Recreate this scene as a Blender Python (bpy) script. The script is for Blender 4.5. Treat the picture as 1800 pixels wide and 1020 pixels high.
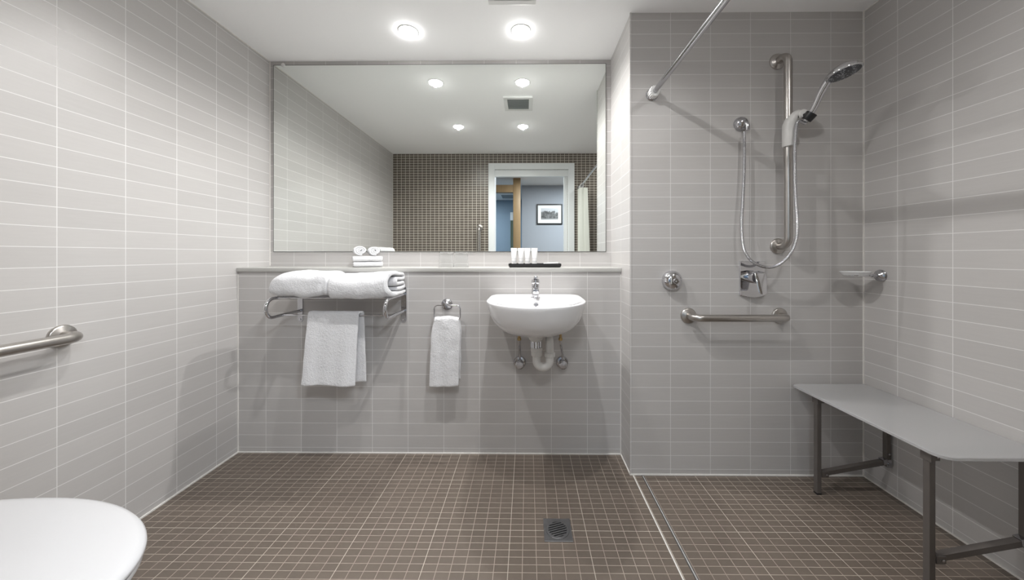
import bpy, math
from math import pi, sin, cos, sqrt, atan2
from mathutils import Vector, Matrix, noise

for _o in list(bpy.data.objects):
    bpy.data.objects.remove(_o, do_unlink=True)
S = bpy.context.scene
COL = S.collection

# ------------------------------------------------------------------ measured room
H = 1.10836                       # camera height
XL, XN, XR = -1.6252, 0.5193, 1.6837      # left wall, nib side, right wall
Y1, Y2, Y3 = 1.8864, 2.1213, 1.7118       # half wall, mirror wall, shower wall
YB = 0.155                                # wall behind the camera (room face)
ZC = 2.3285                               # ceiling

# ------------------------------------------------------------------ camera
cam_d = bpy.data.cameras.new('camera')
cam = bpy.data.objects.new('camera', cam_d)
COL.objects.link(cam)
cam.location = (0, 0, H)
cam.rotation_euler = (pi / 2, 0, 0.00927)
cam_d.sensor_width = 36.0
cam_d.sensor_fit = 'HORIZONTAL'
cam_d.lens = 595.27 / 1800 * 36
cam_d.shift_x = -(921.8 - 900) / 1800
cam_d.shift_y = (448.4 - 510) / 1800
cam_d.clip_start = 0.01
S.camera = cam

# ------------------------------------------------------------------ world, exposure
w = bpy.data.worlds.new('world')
S.world = w
w.use_nodes = True
w.node_tree.nodes['Background'].inputs[0].default_value = (0.75, 0.82, 0.95, 1)
w.node_tree.nodes['Background'].inputs[1].default_value = 0.3
S.view_settings.view_transform = 'Standard'
S.view_settings.look = 'None'
S.view_settings.exposure = 0.43
S.view_settings.gamma = 1.0
S.view_settings.use_curve_mapping = False
S.cycles.use_denoising = True
S.cycles.max_bounces = 14
S.cycles.diffuse_bounces = 8
S.cycles.glossy_bounces = 6
S.cycles.transmission_bounces = 10
S.cycles.sample_clamp_indirect = 4.0
S.cycles.blur_glossy = 0.3

SPOT_W = 25.0        # each downlight
GLOW = 60.0          # radiance of the bulging lens, which also lights the ceiling round it
HALL_FILL_W = 36.0
DOOR_FILL_W = 11.0
LAMPS = [(-0.650, 1.840), (-0.036, 1.840), (-0.656, 1.020), (-0.044, 1.020)]

def light(name, kind, loc, energy, rot=(0, 0, 0), color=(1, 1, 1), parent=None, **kw):
    d = bpy.data.lights.new(name, kind)
    d.energy = energy
    d.color = color
    for k, v in kw.items():
        setattr(d, k, v)
    o = bpy.data.objects.new(name, d)
    COL.objects.link(o)
    o.location = loc
    o.rotation_euler = rot
    if parent:
        o.parent = parent
    return o

# ------------------------------------------------------------------ node helpers
class NT:
    def __init__(self, name):
        self.m = bpy.data.materials.new(name)
        self.m.use_nodes = True
        self.t = self.m.node_tree
        self.bsdf = self.t.nodes['Principled BSDF']
    def n(self, kind, **kw):
        x = self.t.nodes.new(kind)
        for k, v in kw.items():
            setattr(x, k, v)
        return x
    def l(self, a, b):
        self.t.links.new(a, b)
    def math(self, op, a, b=None, c=None):
        x = self.n('ShaderNodeMath', operation=op)
        for i, v in enumerate((a, b, c)):
            if v is None:
                continue
            if isinstance(v, (int, float)):
                x.inputs[i].default_value = v
            else:
                self.l(v, x.inputs[i])
        return x.outputs[0]
    def mix(self, f, a, b):
        x = self.n('ShaderNodeMix', data_type='RGBA')
        for i, v in ((0, f), (6, a), (7, b)):
            if isinstance(v, (int, float)):
                x.inputs[i].default_value = v
            elif isinstance(v, tuple):
                x.inputs[i].default_value = (*v[:3], 1)
            else:
                self.l(v, x.inputs[i])
        return x.outputs[2]
    def noise(self, scale, detail=3, vec=None, rough=0.5):
        x = self.n('ShaderNodeTexNoise')
        x.inputs['Scale'].default_value = scale
        x.inputs['Detail'].default_value = detail
        x.inputs['Roughness'].default_value = rough
        if vec is not None:
            self.l(vec, x.inputs['Vector'])
        return x.outputs['Fac']
    def ramp(self, v, lo, hi):
        x = self.n('ShaderNodeMapRange')
        x.interpolation_type = 'SMOOTHSTEP'
        x.inputs['From Min'].default_value = lo
        x.inputs['From Max'].default_value = hi
        self.l(v, x.inputs['Value'])
        return x.outputs[0]
    def bump(self, h, strength, dist=0.002, normal=None):
        x = self.n('ShaderNodeBump')
        x.inputs['Strength'].default_value = strength
        x.inputs['Distance'].default_value = dist
        self.l(h, x.inputs['Height'])
        if normal is not None:
            self.l(normal, x.inputs['Normal'])
        return x.outputs[0]
    def set(self, **kw):
        for k, v in kw.items():
            k = k.replace('_', ' ')
            i = self.bsdf.inputs[k]
            if isinstance(v, tuple):
                i.default_value = (*v[:3], 1)
            elif isinstance(v, (int, float)):
                i.default_value = v
            else:
                self.l(v, i)
        return self

def srgb(r, g, b):
    f = lambda c: (c / 255 / 12.92) if c / 255 <= .04045 else ((c / 255 + .055) / 1.055) ** 2.4
    return (f(r), f(g), f(b))

def plain(name, col, rough=0.5, metal=0.0, grain=0.04, scale=40, bump=0.0, bscale=300, **kw):
    t = NT(name)
    tc = t.n('ShaderNodeTexCoord').outputs['Object']
    f = t.noise(scale, 3, tc)
    c2 = tuple(max(0, c * (1 - grain)) for c in col)
    c1 = tuple(min(1, c * (1 + grain)) for c in col)
    t.set(Base_Color=t.mix(f, c2, c1), Roughness=rough, Metallic=metal, **kw)
    if bump:
        t.set(Normal=t.bump(t.noise(bscale, 2, tc), bump, 0.001))
    return t.m

def tile_mat(name, tile, grout, phx, phy, phz, pu, pz, gw, rough=0.35, plane='wall', bold=None,
             var=0.03, streak=0.025, grough=0.7, bright_bold=None, bump=0.25, sheen_fade=None):
    """Tiles laid in a stack bond.  plane 'wall': u is X or Y by the way the face looks; 'floor': u=X, v=Y."""
    t = NT(name)
    g = t.n('ShaderNodeNewGeometry')
    sp = t.n('ShaderNodeSeparateXYZ'); t.l(g.outputs['Position'], sp.inputs[0])
    sn = t.n('ShaderNodeSeparateXYZ'); t.l(g.outputs['True Normal'], sn.inputs[0])
    X, Y, Z = sp.outputs
    if plane == 'wall':
        side = t.math('GREATER_THAN', t.math('ABSOLUTE', sn.outputs[0]), 0.5)
        u = t.math('ADD', t.math('MULTIPLY', side, t.math('SUBTRACT', Y, phy)),
                   t.math('MULTIPLY', t.math('SUBTRACT', 1.0, side), t.math('SUBTRACT', X, phx)))
        v = t.math('SUBTRACT', Z, phz)
    else:
        u = t.math('SUBTRACT', X, phx)
        v = t.math('SUBTRACT', Y, phy)
    us = t.math('DIVIDE', u, pu)
    vs = t.math('DIVIDE', v, pz)
    def edge(s, p):
        fr = t.math('FRACT', t.math('ADD', s, 100.0))
        d = t.math('MINIMUM', fr, t.math('SUBTRACT', 1.0, fr))
        return t.math('MULTIPLY', d, p)
    du, dv = edge(us, pu), edge(vs, pz)
    d = t.math('MINIMUM', du, dv)
    gm = t.math('SUBTRACT', 1.0, t.ramp(d, gw * 0.5 - 0.0004, gw * 0.5 + 0.0004))
    cell = t.n('ShaderNodeCombineXYZ')
    t.l(t.math('FLOOR', us), cell.inputs[0]); t.l(t.math('FLOOR', vs), cell.inputs[1])
    wn = t.n('ShaderNodeTexWhiteNoise'); wn.noise_dimensions = '3D'
    t.l(cell.outputs[0], wn.inputs[0])
    # stretched grain of the ceramic
    mp = t.n('ShaderNodeCombineXYZ')
    t.l(u, mp.inputs[0]); t.l(t.math('MULTIPLY', v, 12.0 if plane == 'wall' else 1.0), mp.inputs[1])
    st = t.noise(9.0 if plane == 'wall' else 55.0, 5, mp.outputs[0], 0.65)
    k = t.math('ADD', t.math('MULTIPLY', t.math('SUBTRACT', wn.outputs[0], 0.5), 2 * var),
               t.math('MULTIPLY', t.math('SUBTRACT', st, 0.5), 4 * streak))
    k = t.math('ADD', k, 1.0)
    vm = t.n('ShaderNodeVectorMath', operation='SCALE')
    vm.inputs[0].default_value = tile
    t.l(k, vm.inputs['Scale'])
    gcol = grout
    if bold:
        nb, mb_, bc = bold
        bu = t.math('DIVIDE', u, pu * nb); bv = t.math('DIVIDE', v, pz * mb_)
        bd = t.math('MINIMUM', edge(bu, pu * nb), edge(bv, pz * mb_))
        bm = t.math('SUBTRACT', 1.0, t.ramp(bd, gw * 0.5 - 0.0002, gw * 0.5 + 0.0012))
        gn = t.noise(2.2, 2, g.outputs['Position'])  # random patches of weaker grout colour imitate sheen on the floor
        gcol = t.mix(bm, t.mix(t.ramp(gn, 0.35, 0.6), grout, sheen_fade or grout), bc)
    gf = t.noise(25.0, 2, g.outputs['Position'])
    gm2 = t.math('MULTIPLY', gm, t.math('ADD', 0.78, t.math('MULTIPLY', gf, 0.3)))
    t.set(Base_Color=t.mix(gm2, vm.outputs[0], gcol),
          Roughness=t.math('ADD', rough, t.math('MULTIPLY', gm, grough - rough)))
    t.set(Normal=t.bump(t.math('SUBTRACT', 1.0, gm), bump, 0.0008))
    return t.m

# ------------------------------------------------------------------ materials
TILE = (0.505, 0.489, 0.478)
GROUT = (0.76, 0.75, 0.74)
M = {}
M['tile_left'] = tile_mat('left wall tile', TILE, GROUT, 0, 1.9546, .0302, .2, .0691, .0023)
M['tile_half'] = tile_mat('half wall tile', TILE, GROUT, -1.4673, 1.886, .030, .2, .0685, .0023)
M['tile_mirror'] = tile_mat('mirror wall tile', TILE, GROUT, -1.4720, 1.886, .030, .2, .0685, .0023)
M['tile_shower'] = tile_mat('shower wall tile', TILE, GROUT, 0.5200, 1.886, .030, .2, .0685, .0023)
M['tile_right'] = tile_mat('right wall tile', TILE, GROUT, 0, 1.5566, .030, .2, .0685, .0023)
BROWN = srgb(106, 96, 87)
M['mosaic_floor'] = tile_mat('brown floor mosaic', BROWN, srgb(172, 161, 148), -0.9780, 1.6640, 0, .0505, .0302, .0022,
                             rough=0.36, plane='floor', bold=(6, 10, srgb(190, 181, 168)), var=.045, streak=.04,
                             grough=.6, bump=.3, sheen_fade=srgb(160, 147, 136))
M['mosaic_wall'] = tile_mat('brown wall mosaic', srgb(98, 90, 82), srgb(232, 227, 216), -1.6252, 0, .01, .0505, .0302, .0034,
                            rough=0.3, var=.09, streak=.03)
M['ceiling'] = plain('white ceiling paint', (.96, .96, .965), .8, grain=.005, scale=3)
M['paint_white'] = plain('white gloss paint', (.80, .83, .84), .4, grain=.01)
M['caulk'] = plain('white caulk', (.74, .72, .69), .6, grain=.08, scale=60)
M['ledge'] = plain('pale stone', (.47, .465, .445), .35, grain=.03, scale=25)
M['mirror'] = plain('mirror silver', (.88, .905, .88), 0.0, 1.0, grain=0.0)
M['mirror_edge'] = plain('dark mirror edge', (.10, .10, .09), .4)
M['chrome'] = plain('chrome', (.68, .68, .70), .07, 1.0, grain=.01)
M['chrome_soft'] = plain('worn chrome', (.53, .53, .55), .16, 1.0, grain=.06, scale=30)
M['steel'] = plain('brushed steel', (.50, .475, .45), .30, 1.0, grain=.05, scale=60)
M['steel_dark'] = plain('grey powder coated steel', (.15, .135, .125), .42, .35, grain=.08, scale=30)
M['drain_steel'] = plain('dull drain steel', (.20, .20, .205), .45, .8, grain=.15, scale=50)
M['ceramic'] = plain('white glazed ceramic', (.86, .86, .87), .12, grain=.005, Coat_Weight=.4)
M['plastic_white'] = plain('white plastic', (.78, .78, .77), .3, grain=.01)
M['plastic_pipe'] = plain('off white pipe plastic', (.66, .65, .63), .38, grain=.03)
M['plastic_holder'] = plain('pale holder plastic', (.66, .65, .63), .35, grain=.02)
M['black'] = plain('black plastic', (.012, .012, .013), .35, grain=.1)
M['lid'] = plain('white toilet lid', (.62, .62, .635), .22, grain=.005)
M['brass'] = plain('brass nut', (.48, .34, .16), .35, 1.0, grain=.1)
M['dark'] = plain('pit shade black', (.004, .004, .004), .9)
M['wood'] = None
M['paper'] = plain('white paper', (.85, .85, .84), .6, grain=.01)
M['grille'] = plain('grey grille', (.30, .32, .32), .6, grain=.02)
M['curtain'] = plain('pale curtain cloth', (.72, .74, .68), .8, grain=.02, bump=.2, bscale=600)
M['curtain_green'] = plain('dull green cloth', (.30, .34, .27), .8, grain=.2, scale=80)
M['hall_wall'] = plain('blue grey paint', (.33, .35, .385), .7, grain=.01, scale=4)
M['hall_blue'] = plain('pale blue paint', (.25, .32, .39), .7, grain=.02, scale=4)
M['hall_ceiling'] = plain('hall ceiling paint', (.80, .79, .77), .8, grain=.01, scale=4)
M['hall_floor'] = plain('hall carpet', (.22, .20, .18), .95, grain=.2, scale=90)

def wood():
    t = NT('oak veneer')
    tc = t.n('ShaderNodeTexCoord').outputs['Object']
    mp = t.n('ShaderNodeMapping'); t.l(tc, mp.inputs[0]); mp.inputs['Scale'].default_value = (14, 14, 1.2)
    f = t.noise(3, 6, mp.outputs[0], .6)
    t.set(Base_Color=t.mix(f, (.24, .155, .075), (.36, .245, .125)), Roughness=.45)
    return t.m
M['wood'] = wood()

def terry(name='white terry cloth', col=(.79, .79, .805), amp=1.0):
    t = NT(name)
    tc = t.n('ShaderNodeTexCoord').outputs['Object']
    f = t.noise(260, 3, tc, .7)
    f2 = t.noise(85, 4, tc, .6)
    h = t.math('ADD', f, t.math('MULTIPLY', f2, 1.2))
    c = tuple(x * .93 for x in col)
    t.set(Base_Color=t.mix(f, c, tuple(min(.92, x * 1.05) for x in col)), Roughness=.95,
          Sheen_Weight=.3, Normal=t.bump(h, amp, 0.0035))
    return t.m
M['terry'] = terry()

def glass(name, ior):
    t = NT(name)
    t.set(Base_Color=(.97, .98, .98), Roughness=0.0, Transmission_Weight=1.0, IOR=ior)
    return t.m
M['glass'] = glass('clear glass', 1.45)
M['glass_thin'] = glass('thin clear glass', 1.16)

def acrylic():
    t = NT('frosted acrylic')
    tc = t.n('ShaderNodeTexCoord').outputs['Object']
    t.set(Base_Color=(.90, .90, .91), Roughness=t.math('ADD', .16, t.math('MULTIPLY', t.noise(60, 2, tc), .05)),
          Transmission_Weight=.68, IOR=1.2)
    return t.m
M['acrylic'] = acrylic()
def soapdish():
    t = NT('frosted glass dish')
    t.set(Base_Color=(.92, .93, .94), Roughness=.25, Transmission_Weight=.15, IOR=1.45)
    return t.m
M['dish'] = soapdish()
def emis(name, col, s):
    t = NT(name)
    t.set(Base_Color=(.9, .9, .9), Emission_Color=col, Emission_Strength=s)
    return t.m
M['lens'] = emis('lit lens', (1, .99, .98), GLOW)
def hose_mat():
    t = NT('ribbed chrome hose')
    tc = t.n('ShaderNodeTexCoord').outputs['Object']
    wv = t.n('ShaderNodeTexWave'); wv.bands_direction = 'Z'; wv.inputs['Scale'].default_value = 95
    wv.inputs['Distortion'].default_value = 0.0
    t.l(tc, wv.inputs['Vector'])
    t.set(Base_Color=t.mix(wv.outputs['Fac'], (.38, .38, .40), (.75, .75, .77)), Metallic=1.0, Roughness=.22,
          Normal=t.bump(wv.outputs['Fac'], .6, .001))
    return t.m
M['hose'] = hose_mat()
def spray():
    t = NT('grey spray plate')
    tc = t.n('ShaderNodeTexCoord').outputs['Object']
    vo = t.n('ShaderNodeTexVoronoi'); vo.inputs['Scale'].default_value = 105; vo.inputs['Randomness'].default_value = .5
    t.l(tc, vo.inputs['Vector'])
    d = t.ramp(vo.outputs['Distance'], .28, .40)
    t.set(Base_Color=t.mix(d, (.45, .47, .50), (.045, .05, .06)), Roughness=.4)
    return t.m
M['spray'] = spray()
def tube_mat():
    t = NT('toiletry tube plastic')
    tc = t.n('ShaderNodeTexCoord').outputs['Object']
    s = t.n('ShaderNodeSeparateXYZ'); t.l(tc, s.inputs[0])
    z = s.outputs[2]
    def line(zc, w_):
        return t.math('LESS_THAN', t.math('ABSOLUTE', t.math('SUBTRACT', z, zc)), w_)
    m = t.math('MAXIMUM', line(.028, .0007), line(.044, .0006))
    t.set(Base_Color=t.mix(m, (.80, .80, .80), (.42, .44, .45)), Roughness=.35)
    return t.m
M['tube'] = tube_mat()
def photo_mat():
    t = NT('monochrome photograph')
    tc = t.n('ShaderNodeTexCoord').outputs['Object']
    s = t.n('ShaderNodeSeparateXYZ'); t.l(tc, s.inputs[0])
    x, z = s.outputs[0], s.outputs[2]
    n1 = t.noise(16, 6, tc, .75)
    sky = t.ramp(t.math('ADD', z, t.math('MULTIPLY', t.math('SUBTRACT', n1, .5), .22)), .035, .06)
    tree = t.mix(t.ramp(n1, .35, .65), (.03, .03, .03), (.20, .20, .20))
    left = t.math('LESS_THAN', z, -.075)
    c = t.mix(sky, tree, (.55, .56, .58))
    t.set(Base_Color=t.mix(left, c, (.30, .30, .30)), Roughness=.4)
    return t.m
M['photo'] = photo_mat()

# ------------------------------------------------------------------ mesh helpers
class MB:
    def __init__(self):
        self.v = []; self.f = []
    def add(self, vs, fs):
        o = len(self.v)
        self.v += [Vector(p) for p in vs]
        self.f += [tuple(i + o for i in f) for f in fs]
        return self
    def box(self, x0, x1, y0, y1, z0, z1):
        vs = [(x, y, z) for x in (x0, x1) for y in (y0, y1) for z in (z0, z1)]
        return self.add(vs, [(0, 1, 3, 2), (4, 6, 7, 5), (0, 4, 5, 1), (2, 3, 7, 6), (0, 2, 6, 4), (1, 5, 7, 3)])
    def rbox(self, c, size, r=.003, R=None, seg=3):
        """box with rounded vertical edges and slightly rounded top/bottom"""
        hx, hy, hz = (s / 2 for s in size)
        r = min(r, hx * .99, hy * .99)
        def ring(inset, z):
            out = []
            for cx_, cy_, a0 in ((hx - r, hy - r, 0), (-(hx - r), hy - r, pi / 2), (-(hx - r), -(hy - r), pi), (hx - r, -(hy - r), 3 * pi / 2)):
                for k in range(seg + 1):
                    a = a0 + k * pi / 2 / seg
                    rr = r - inset if r > inset else 0.0001
                    out.append(Vector((cx_ + rr * cos(a), cy_ + rr * sin(a), z)))
            return out
        e = min(r * .6, hz * .4)
        rings = [ring(e, -hz), ring(e * .3, -hz + e * .3), ring(0, -hz + e), ring(0, hz - e), ring(e * .3, hz - e * .3), ring(e, hz)]
        return self.loft([[((R @ p) if R else p) + Vector(c) for p in rg] for rg in rings])
    def loft(self, rings, caps=(True, True), closed=True):
        o = len(self.v); n = len(rings[0])
        for r in rings:
            self.v += [Vector(p) for p in r]
        for i in range(len(rings) - 1):
            a, b = o + i * n, o + (i + 1) * n
            for j in range(n if closed else n - 1):
                k = (j + 1) % n
                self.f.append((a + j, a + k, b + k, b + j))
        if caps[0]: self.f.append(tuple(o + j for j in reversed(range(n))))
        if caps[1]: self.f.append(tuple(o + (len(rings) - 1) * n + j for j in range(n)))
        return self
    def tube(self, pts, r, seg=16, caps=True, closed=False, square=False):
        pts = [Vector(p) for p in pts]
        n = len(pts)
        rs = r if isinstance(r, (list, tuple)) else [r] * n
        tg = []
        for i in range(n):
            if closed:
                d = pts[(i + 1) % n] - pts[i - 1]
            else:
                d = pts[min(i + 1, n - 1)] - pts[max(i - 1, 0)]
            tg.append(d.normalized())
        up = Vector((0, 0, 1)) if abs(tg[0].z) < .9 else Vector((0, 1, 0))
        nrm = tg[0].cross(up).normalized()
        rings = []
        for i in range(n):
            if i:
                q = tg[i - 1].rotation_difference(tg[i])
                nrm = (q @ nrm).normalized()
            b = tg[i].cross(nrm).normalized()
            ring = []
            m = 4 if square else seg
            for k in range(m):
                a = 2 * pi * k / m + (pi / 4 if square else 0)
                rr = rs[i] * (sqrt(2) if square else 1)
                ring.append(pts[i] + nrm * (cos(a) * rr) + b * (sin(a) * rr))
            rings.append(ring)
        if closed:
            rings.append(rings[0])
            return self.loft(rings, (False, False))
        return self.loft(rings, (caps, caps))
    def lathe(self, prof, c=(0, 0, 0), axis=(0, 0, 1), seg=32, caps=(True, True)):
        """prof: (radius, height) pairs along axis"""
        ax = Vector(axis).normalized()
        q = Vector((0, 0, 1)).rotation_difference(ax)
        rings = []
        for r, h in prof:
            r = max(r, 1e-5)
            rings.append([q @ Vector((r * cos(2 * pi * k / seg), r * sin(2 * pi * k / seg), h)) + Vector(c) for k in range(seg)])
        return self.loft(rings, caps)
    def ribbon(self, path, t, ss, fn, shrink=True):
        """cloth band: path in 2D with thickness t, swept over ss; fn(a, b, s) gives the 3D point"""
        P = [Vector((p[0], p[1])) for p in path]
        n = len(P)
        nr = []
        for i in range(n):
            d = (P[min(i + 1, n - 1)] - P[max(i - 1, 0)]).normalized()
            nr.append(Vector((-d.y, d.x)))
        def outline(k):
            h = t / 2 * k
            L = [P[i] + nr[i] * h for i in range(n)]
            Rr = [P[i] - nr[i] * h for i in range(n)]
            d0 = (P[0] - P[1]).normalized() * h * .8
            d1 = (P[-1] - P[-2]).normalized() * h * .8
            return L + [P[-1] + d1 + nr[-1] * h * .5, P[-1] + d1 - nr[-1] * h * .5] + Rr[::-1] + [P[0] + d0 - nr[0] * h * .5, P[0] + d0 + nr[0] * h * .5]
        m = len(ss)
        rings = []
        for j, s in enumerate(ss):
            k = 1.0
            if shrink:
                e = min(j, m - 1 - j)
                k = (.45, .85, 1.0)[min(e, 2)]
            rings.append([fn(p.x, p.y, s) for p in outline(k)])
        o = len(self.v)
        self.loft(rings, (False, False))
        N = len(rings[0])
        for side, base in ((0, o), (1, o + (m - 1) * N)):
            for i in range(n - 1):
                a, b = i, i + 1
                c, d = n + 2 + (n - 1 - (i + 1)), n + 2 + (n - 1 - i)
                f = (base + a, base + b, base + c, base + d)
                self.f.append(f if side == 0 else f[::-1])
            f = (base + n - 1, base + n, base + n + 1, base + n + 2)
            self.f.append(f if side == 0 else f[::-1])
            f = (base + 2 * n + 1, base + 2 * n + 2, base + 2 * n + 3, base)
            self.f.append(f if side == 0 else f[::-1])
        return self
    def wobble(self, amp, scale, seed=0, amp2=0, scale2=1):
        for p in self.v:
            q = p * scale + Vector((seed * 3.1, seed * 1.7, seed))
            p += noise.noise_vector(q) * amp
            if amp2:
                p += noise.noise_vector(p * scale2 + Vector((seed, 5, 2))) * amp2
        return self

def mesh_obj(name, mb, mat, parent=None, smooth=True, bevel=0, sub=0, auto=40):
    base = parent.matrix_world.translation.copy() if parent is not None and parent.type == 'EMPTY' else Vector()
    if parent is not None:
        p = parent; base = Vector()
        while p is not None:
            base += p.location; p = p.parent
    me = bpy.data.meshes.new(name)
    me.from_pydata([tuple(v - base) for v in mb.v], [], mb.f)
    me.materials.append(M[mat] if isinstance(mat, str) else mat)
    import bmesh
    bm = bmesh.new(); bm.from_mesh(me)
    bmesh.ops.recalc_face_normals(bm, faces=bm.faces)
    bm.to_mesh(me); bm.free()
    if smooth:
        for p in me.polygons:
            p.use_smooth = True
        me.set_sharp_from_angle(angle=math.radians(auto))
    o = bpy.data.objects.new(name, me)
    COL.objects.link(o)
    if parent is not None:
        o.parent = parent
    if bevel:
        b = o.modifiers.new('bevel', 'BEVEL'); b.width = bevel; b.segments = 2; b.limit_method = 'ANGLE'
    if sub:
        s = o.modifiers.new('sub', 'SUBSURF'); s.levels = sub; s.render_levels = sub
    return o

def tag(o, label, cat, group=None):
    o['label'] = label; o['category'] = cat
    if group: o['group'] = group
    return o
def thing(name, loc, label, cat, group=None):
    o = bpy.data.objects.new(name, None)
    o.empty_display_size = .05
    COL.objects.link(o); o.location = loc
    return tag(o, label, cat, group)
def struct(name, mb, mat, parent=None, smooth=False, **kw):
    o = mesh_obj(name, mb, mat, parent, smooth=smooth, **kw)
    if parent is None: o['kind'] = 'structure'
    return o
def copy_tree(o, loc, label=None):
    r = o.copy(); COL.objects.link(r); r.location = loc
    if label: r['label'] = label
    for ch in list(o.children):
        c = ch.copy(); COL.objects.link(c); c.parent = r
        for g in list(ch.children):
            d = g.copy(); COL.objects.link(d); d.parent = c
    return r
def arc(c, r, a0, a1, n, f):
    """points on an arc; f maps (cos, sin)*r to a 3D offset"""
    return [Vector(c) + Vector(f(r * cos(a0 + (a1 - a0) * k / n), r * sin(a0 + (a1 - a0) * k / n))) for k in range(n + 1)]
def smooth_path(pts, n=8):
    P = [Vector(p) for p in pts]
    out = []
    for i in range(len(P) - 1):
        p0 = P[max(i - 1, 0)]; p1 = P[i]; p2 = P[i + 1]; p3 = P[min(i + 2, len(P) - 1)]
        for k in range(n):
            t = k / n
            out.append(.5 * ((2 * p1) + (p2 - p0) * t + (2 * p0 - 5 * p1 + 4 * p2 - p3) * t * t + (3 * p1 - p0 - 3 * p2 + p3) * t ** 3))
    out.append(P[-1])
    return out

# ================================================================== ROOM SHELL
T = .12
struct('floor', MB().box(XL - T, XR + T, YB - T, Y2 + T, -.08, 0), 'mosaic_floor')
struct('ceiling', MB().box(XL - T, XR + T, YB - T, Y2 + T, ZC, ZC + .08), 'ceiling')
struct('wall_left', MB().box(XL - T, XL, YB - T, Y2 + T, 0, ZC), 'tile_left')
struct('wall_right', MB().box(XR, XR + T, YB - T, Y3 + T, 0, ZC), 'tile_right')
struct('wall_mirror', MB().box(XL, XN, Y2, Y2 + T, 1.0, ZC), 'tile_mirror')
struct('wall_half', MB().box(XL, XN, Y1, Y2 + T, 0, 1.0149), 'tile_half')
struct('wall_shower', MB().box(XN, XR, Y3, Y2 + T, 0, ZC), 'tile_shower')
# wall behind, with the doorway the picture is taken from
DL, DR, DT = -.400, .478, 2.130
struct('wall_back', MB().box(XL, DL, YB - T, YB, 0, ZC).box(DR, XR, YB - T, YB, 0, ZC).box(DL, DR, YB - T, YB, DT, ZC), 'mosaic_wall')
# caulk along the joints
struct('trim_1', MB().box(XL, XN, Y1 - .005, Y1, 0, .005), 'caulk')
struct('trim_2', MB().box(XL, XL + .006, YB, Y1, 0, .006), 'caulk')
struct('trim_3', MB().box(XN - .005, XN, Y3 - .005, Y1, 0, .005), 'caulk')
struct('trim_4', MB().box(XN, XR, Y3 - .006, Y3, 0, .006), 'caulk')
struct('trim_5', MB().box(XR - .005, XR, YB, Y3, 0, .005), 'caulk')
struct('trim_6', MB().box(XL, XL + .004, Y1 - .005, Y1, 0, 1.0), 'caulk')
struct('trim_7', MB().box(XN - .004, XN, Y1 - .003, Y1, 0, 1.0), 'caulk')
struct('trim_8', MB().box(XR - .005, XR, Y3 - .005, Y3, 0, ZC), 'caulk')
struct('trim_9', MB().box(XL, XL + .004, Y2 - .005, Y2, 1.04, ZC), 'caulk')
struct('trim_10', MB().box(XN - .004, XN + .003, Y3 - .003, Y3 + .003, 0, ZC), 'tile_shower')
struct('trim_11', MB().box(.5285, .5335, YB, Y3, -.001, .0010), 'caulk')
struct('trim_12', MB().box(.573, .5765, YB, Y3, -.001, .0030).box(.5795, .583, YB, Y3, -.001, .0030), 'drain_steel')
struct('trim_15', MB().box(.5765, .5795, YB, Y3, -.001, .0022), 'plastic_pipe')
struct('trim_13', MB().box(XL, XL + .004, YB, Y2, ZC - .004, ZC), 'caulk')
struct('trim_14', MB().box(XR - .004, XR, YB, Y3, ZC - .004, ZC), 'caulk')

# doorway: architrave, lining, head
door = bpy.data.objects.new('door_1', None); COL.objects.link(door); door.location = (0, YB, 0); door['kind'] = 'structure'
aw = .070
mb = MB().box(-.470, DL + .005, YB, YB + .018, 0, 2.210).box(DR + .014, .562, YB, YB + .018, 0, 2.210).box(DL + .005, DR + .014, YB, YB + .018, DT + .005, 2.210)
mesh_obj('architrave', mb, 'paint_white', door, smooth=False, bevel=.003)
mb = MB().box(DL, DL + .008, YB - T - .01, YB + .012, 0, DT).box(DR + .002, DR + .014, YB - T - .01, YB + .012, 0, DT).box(DL + .008, DR + .002, YB - T - .01, YB + .012, DT - .008, DT)
mesh_obj('door_lining', mb, 'paint_white', door, smooth=False)
mesh_obj('head_track', MB().box(DL + .008, DR + .002, YB - .035, YB + .008, 2.052, DT - .008), 'paint_white', door, smooth=False, bevel=.002)
mesh_obj('sliding_door_edge', MB().box(.437, DR + .002, YB - .055, YB - .010, .006, 2.050), 'paint_white', door, smooth=False, bevel=.002)

# ------------------------------------------------------------------ hallway beyond the doorway (seen in the mirror)
HY = -1.70
struct('floor_hall', MB().box(-2.2, 2.2, -3.6, YB - T, -.08, 0), 'hall_floor')
struct('ceiling_hall', MB().box(-2.2, 2.2, -3.6, YB - T, ZC, ZC + .08), 'hall_ceiling')
struct('wall_hall', MB().box(-.10, 1.9, HY - .1, HY, 0, ZC), 'hall_wall')
struct('wall_hall_right', MB().box(1.9, 2.0, HY - .1, YB - T, 0, ZC), 'hall_wall')
struct('wall_hall_left', MB().box(-2.1, -2.0, -3.4, YB - T, 0, ZC), 'hall_blue')
struct('wall_hall_far', MB().box(-2.0, 0.0, -3.4, -3.3, 0, ZC), 'hall_blue')
struct('wall_hall_divide', MB().box(-.10, 0, -3.3, HY - .1, 0, ZC), 'hall_blue')
tag(mesh_obj('timber_post', MB().rbox((-.170, -1.185, ZC / 2), (.116, .11, ZC - .002), .004), 'wood'),
    'tall oak timber post in the hallway, seen in the mirror through the doorway', 'post')
tag(mesh_obj('timber_beam', MB().box(-2.0, -.2285, -1.235, -1.135, 2.103, 2.221), 'wood', smooth=False, bevel=.003),
    'oak timber beam running to the hallway post above the opening, seen in the mirror', 'beam')
mb = MB().box(-.78, -.74, -3.3, -3.27, 0, 2.05).box(-.36, -.33, -3.3, -3.27, 0, 2.05).box(-.74, -.36, -3.3, -3.285, 0, 2.03)
dd = struct('door_2', mb, 'hall_blue')
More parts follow.
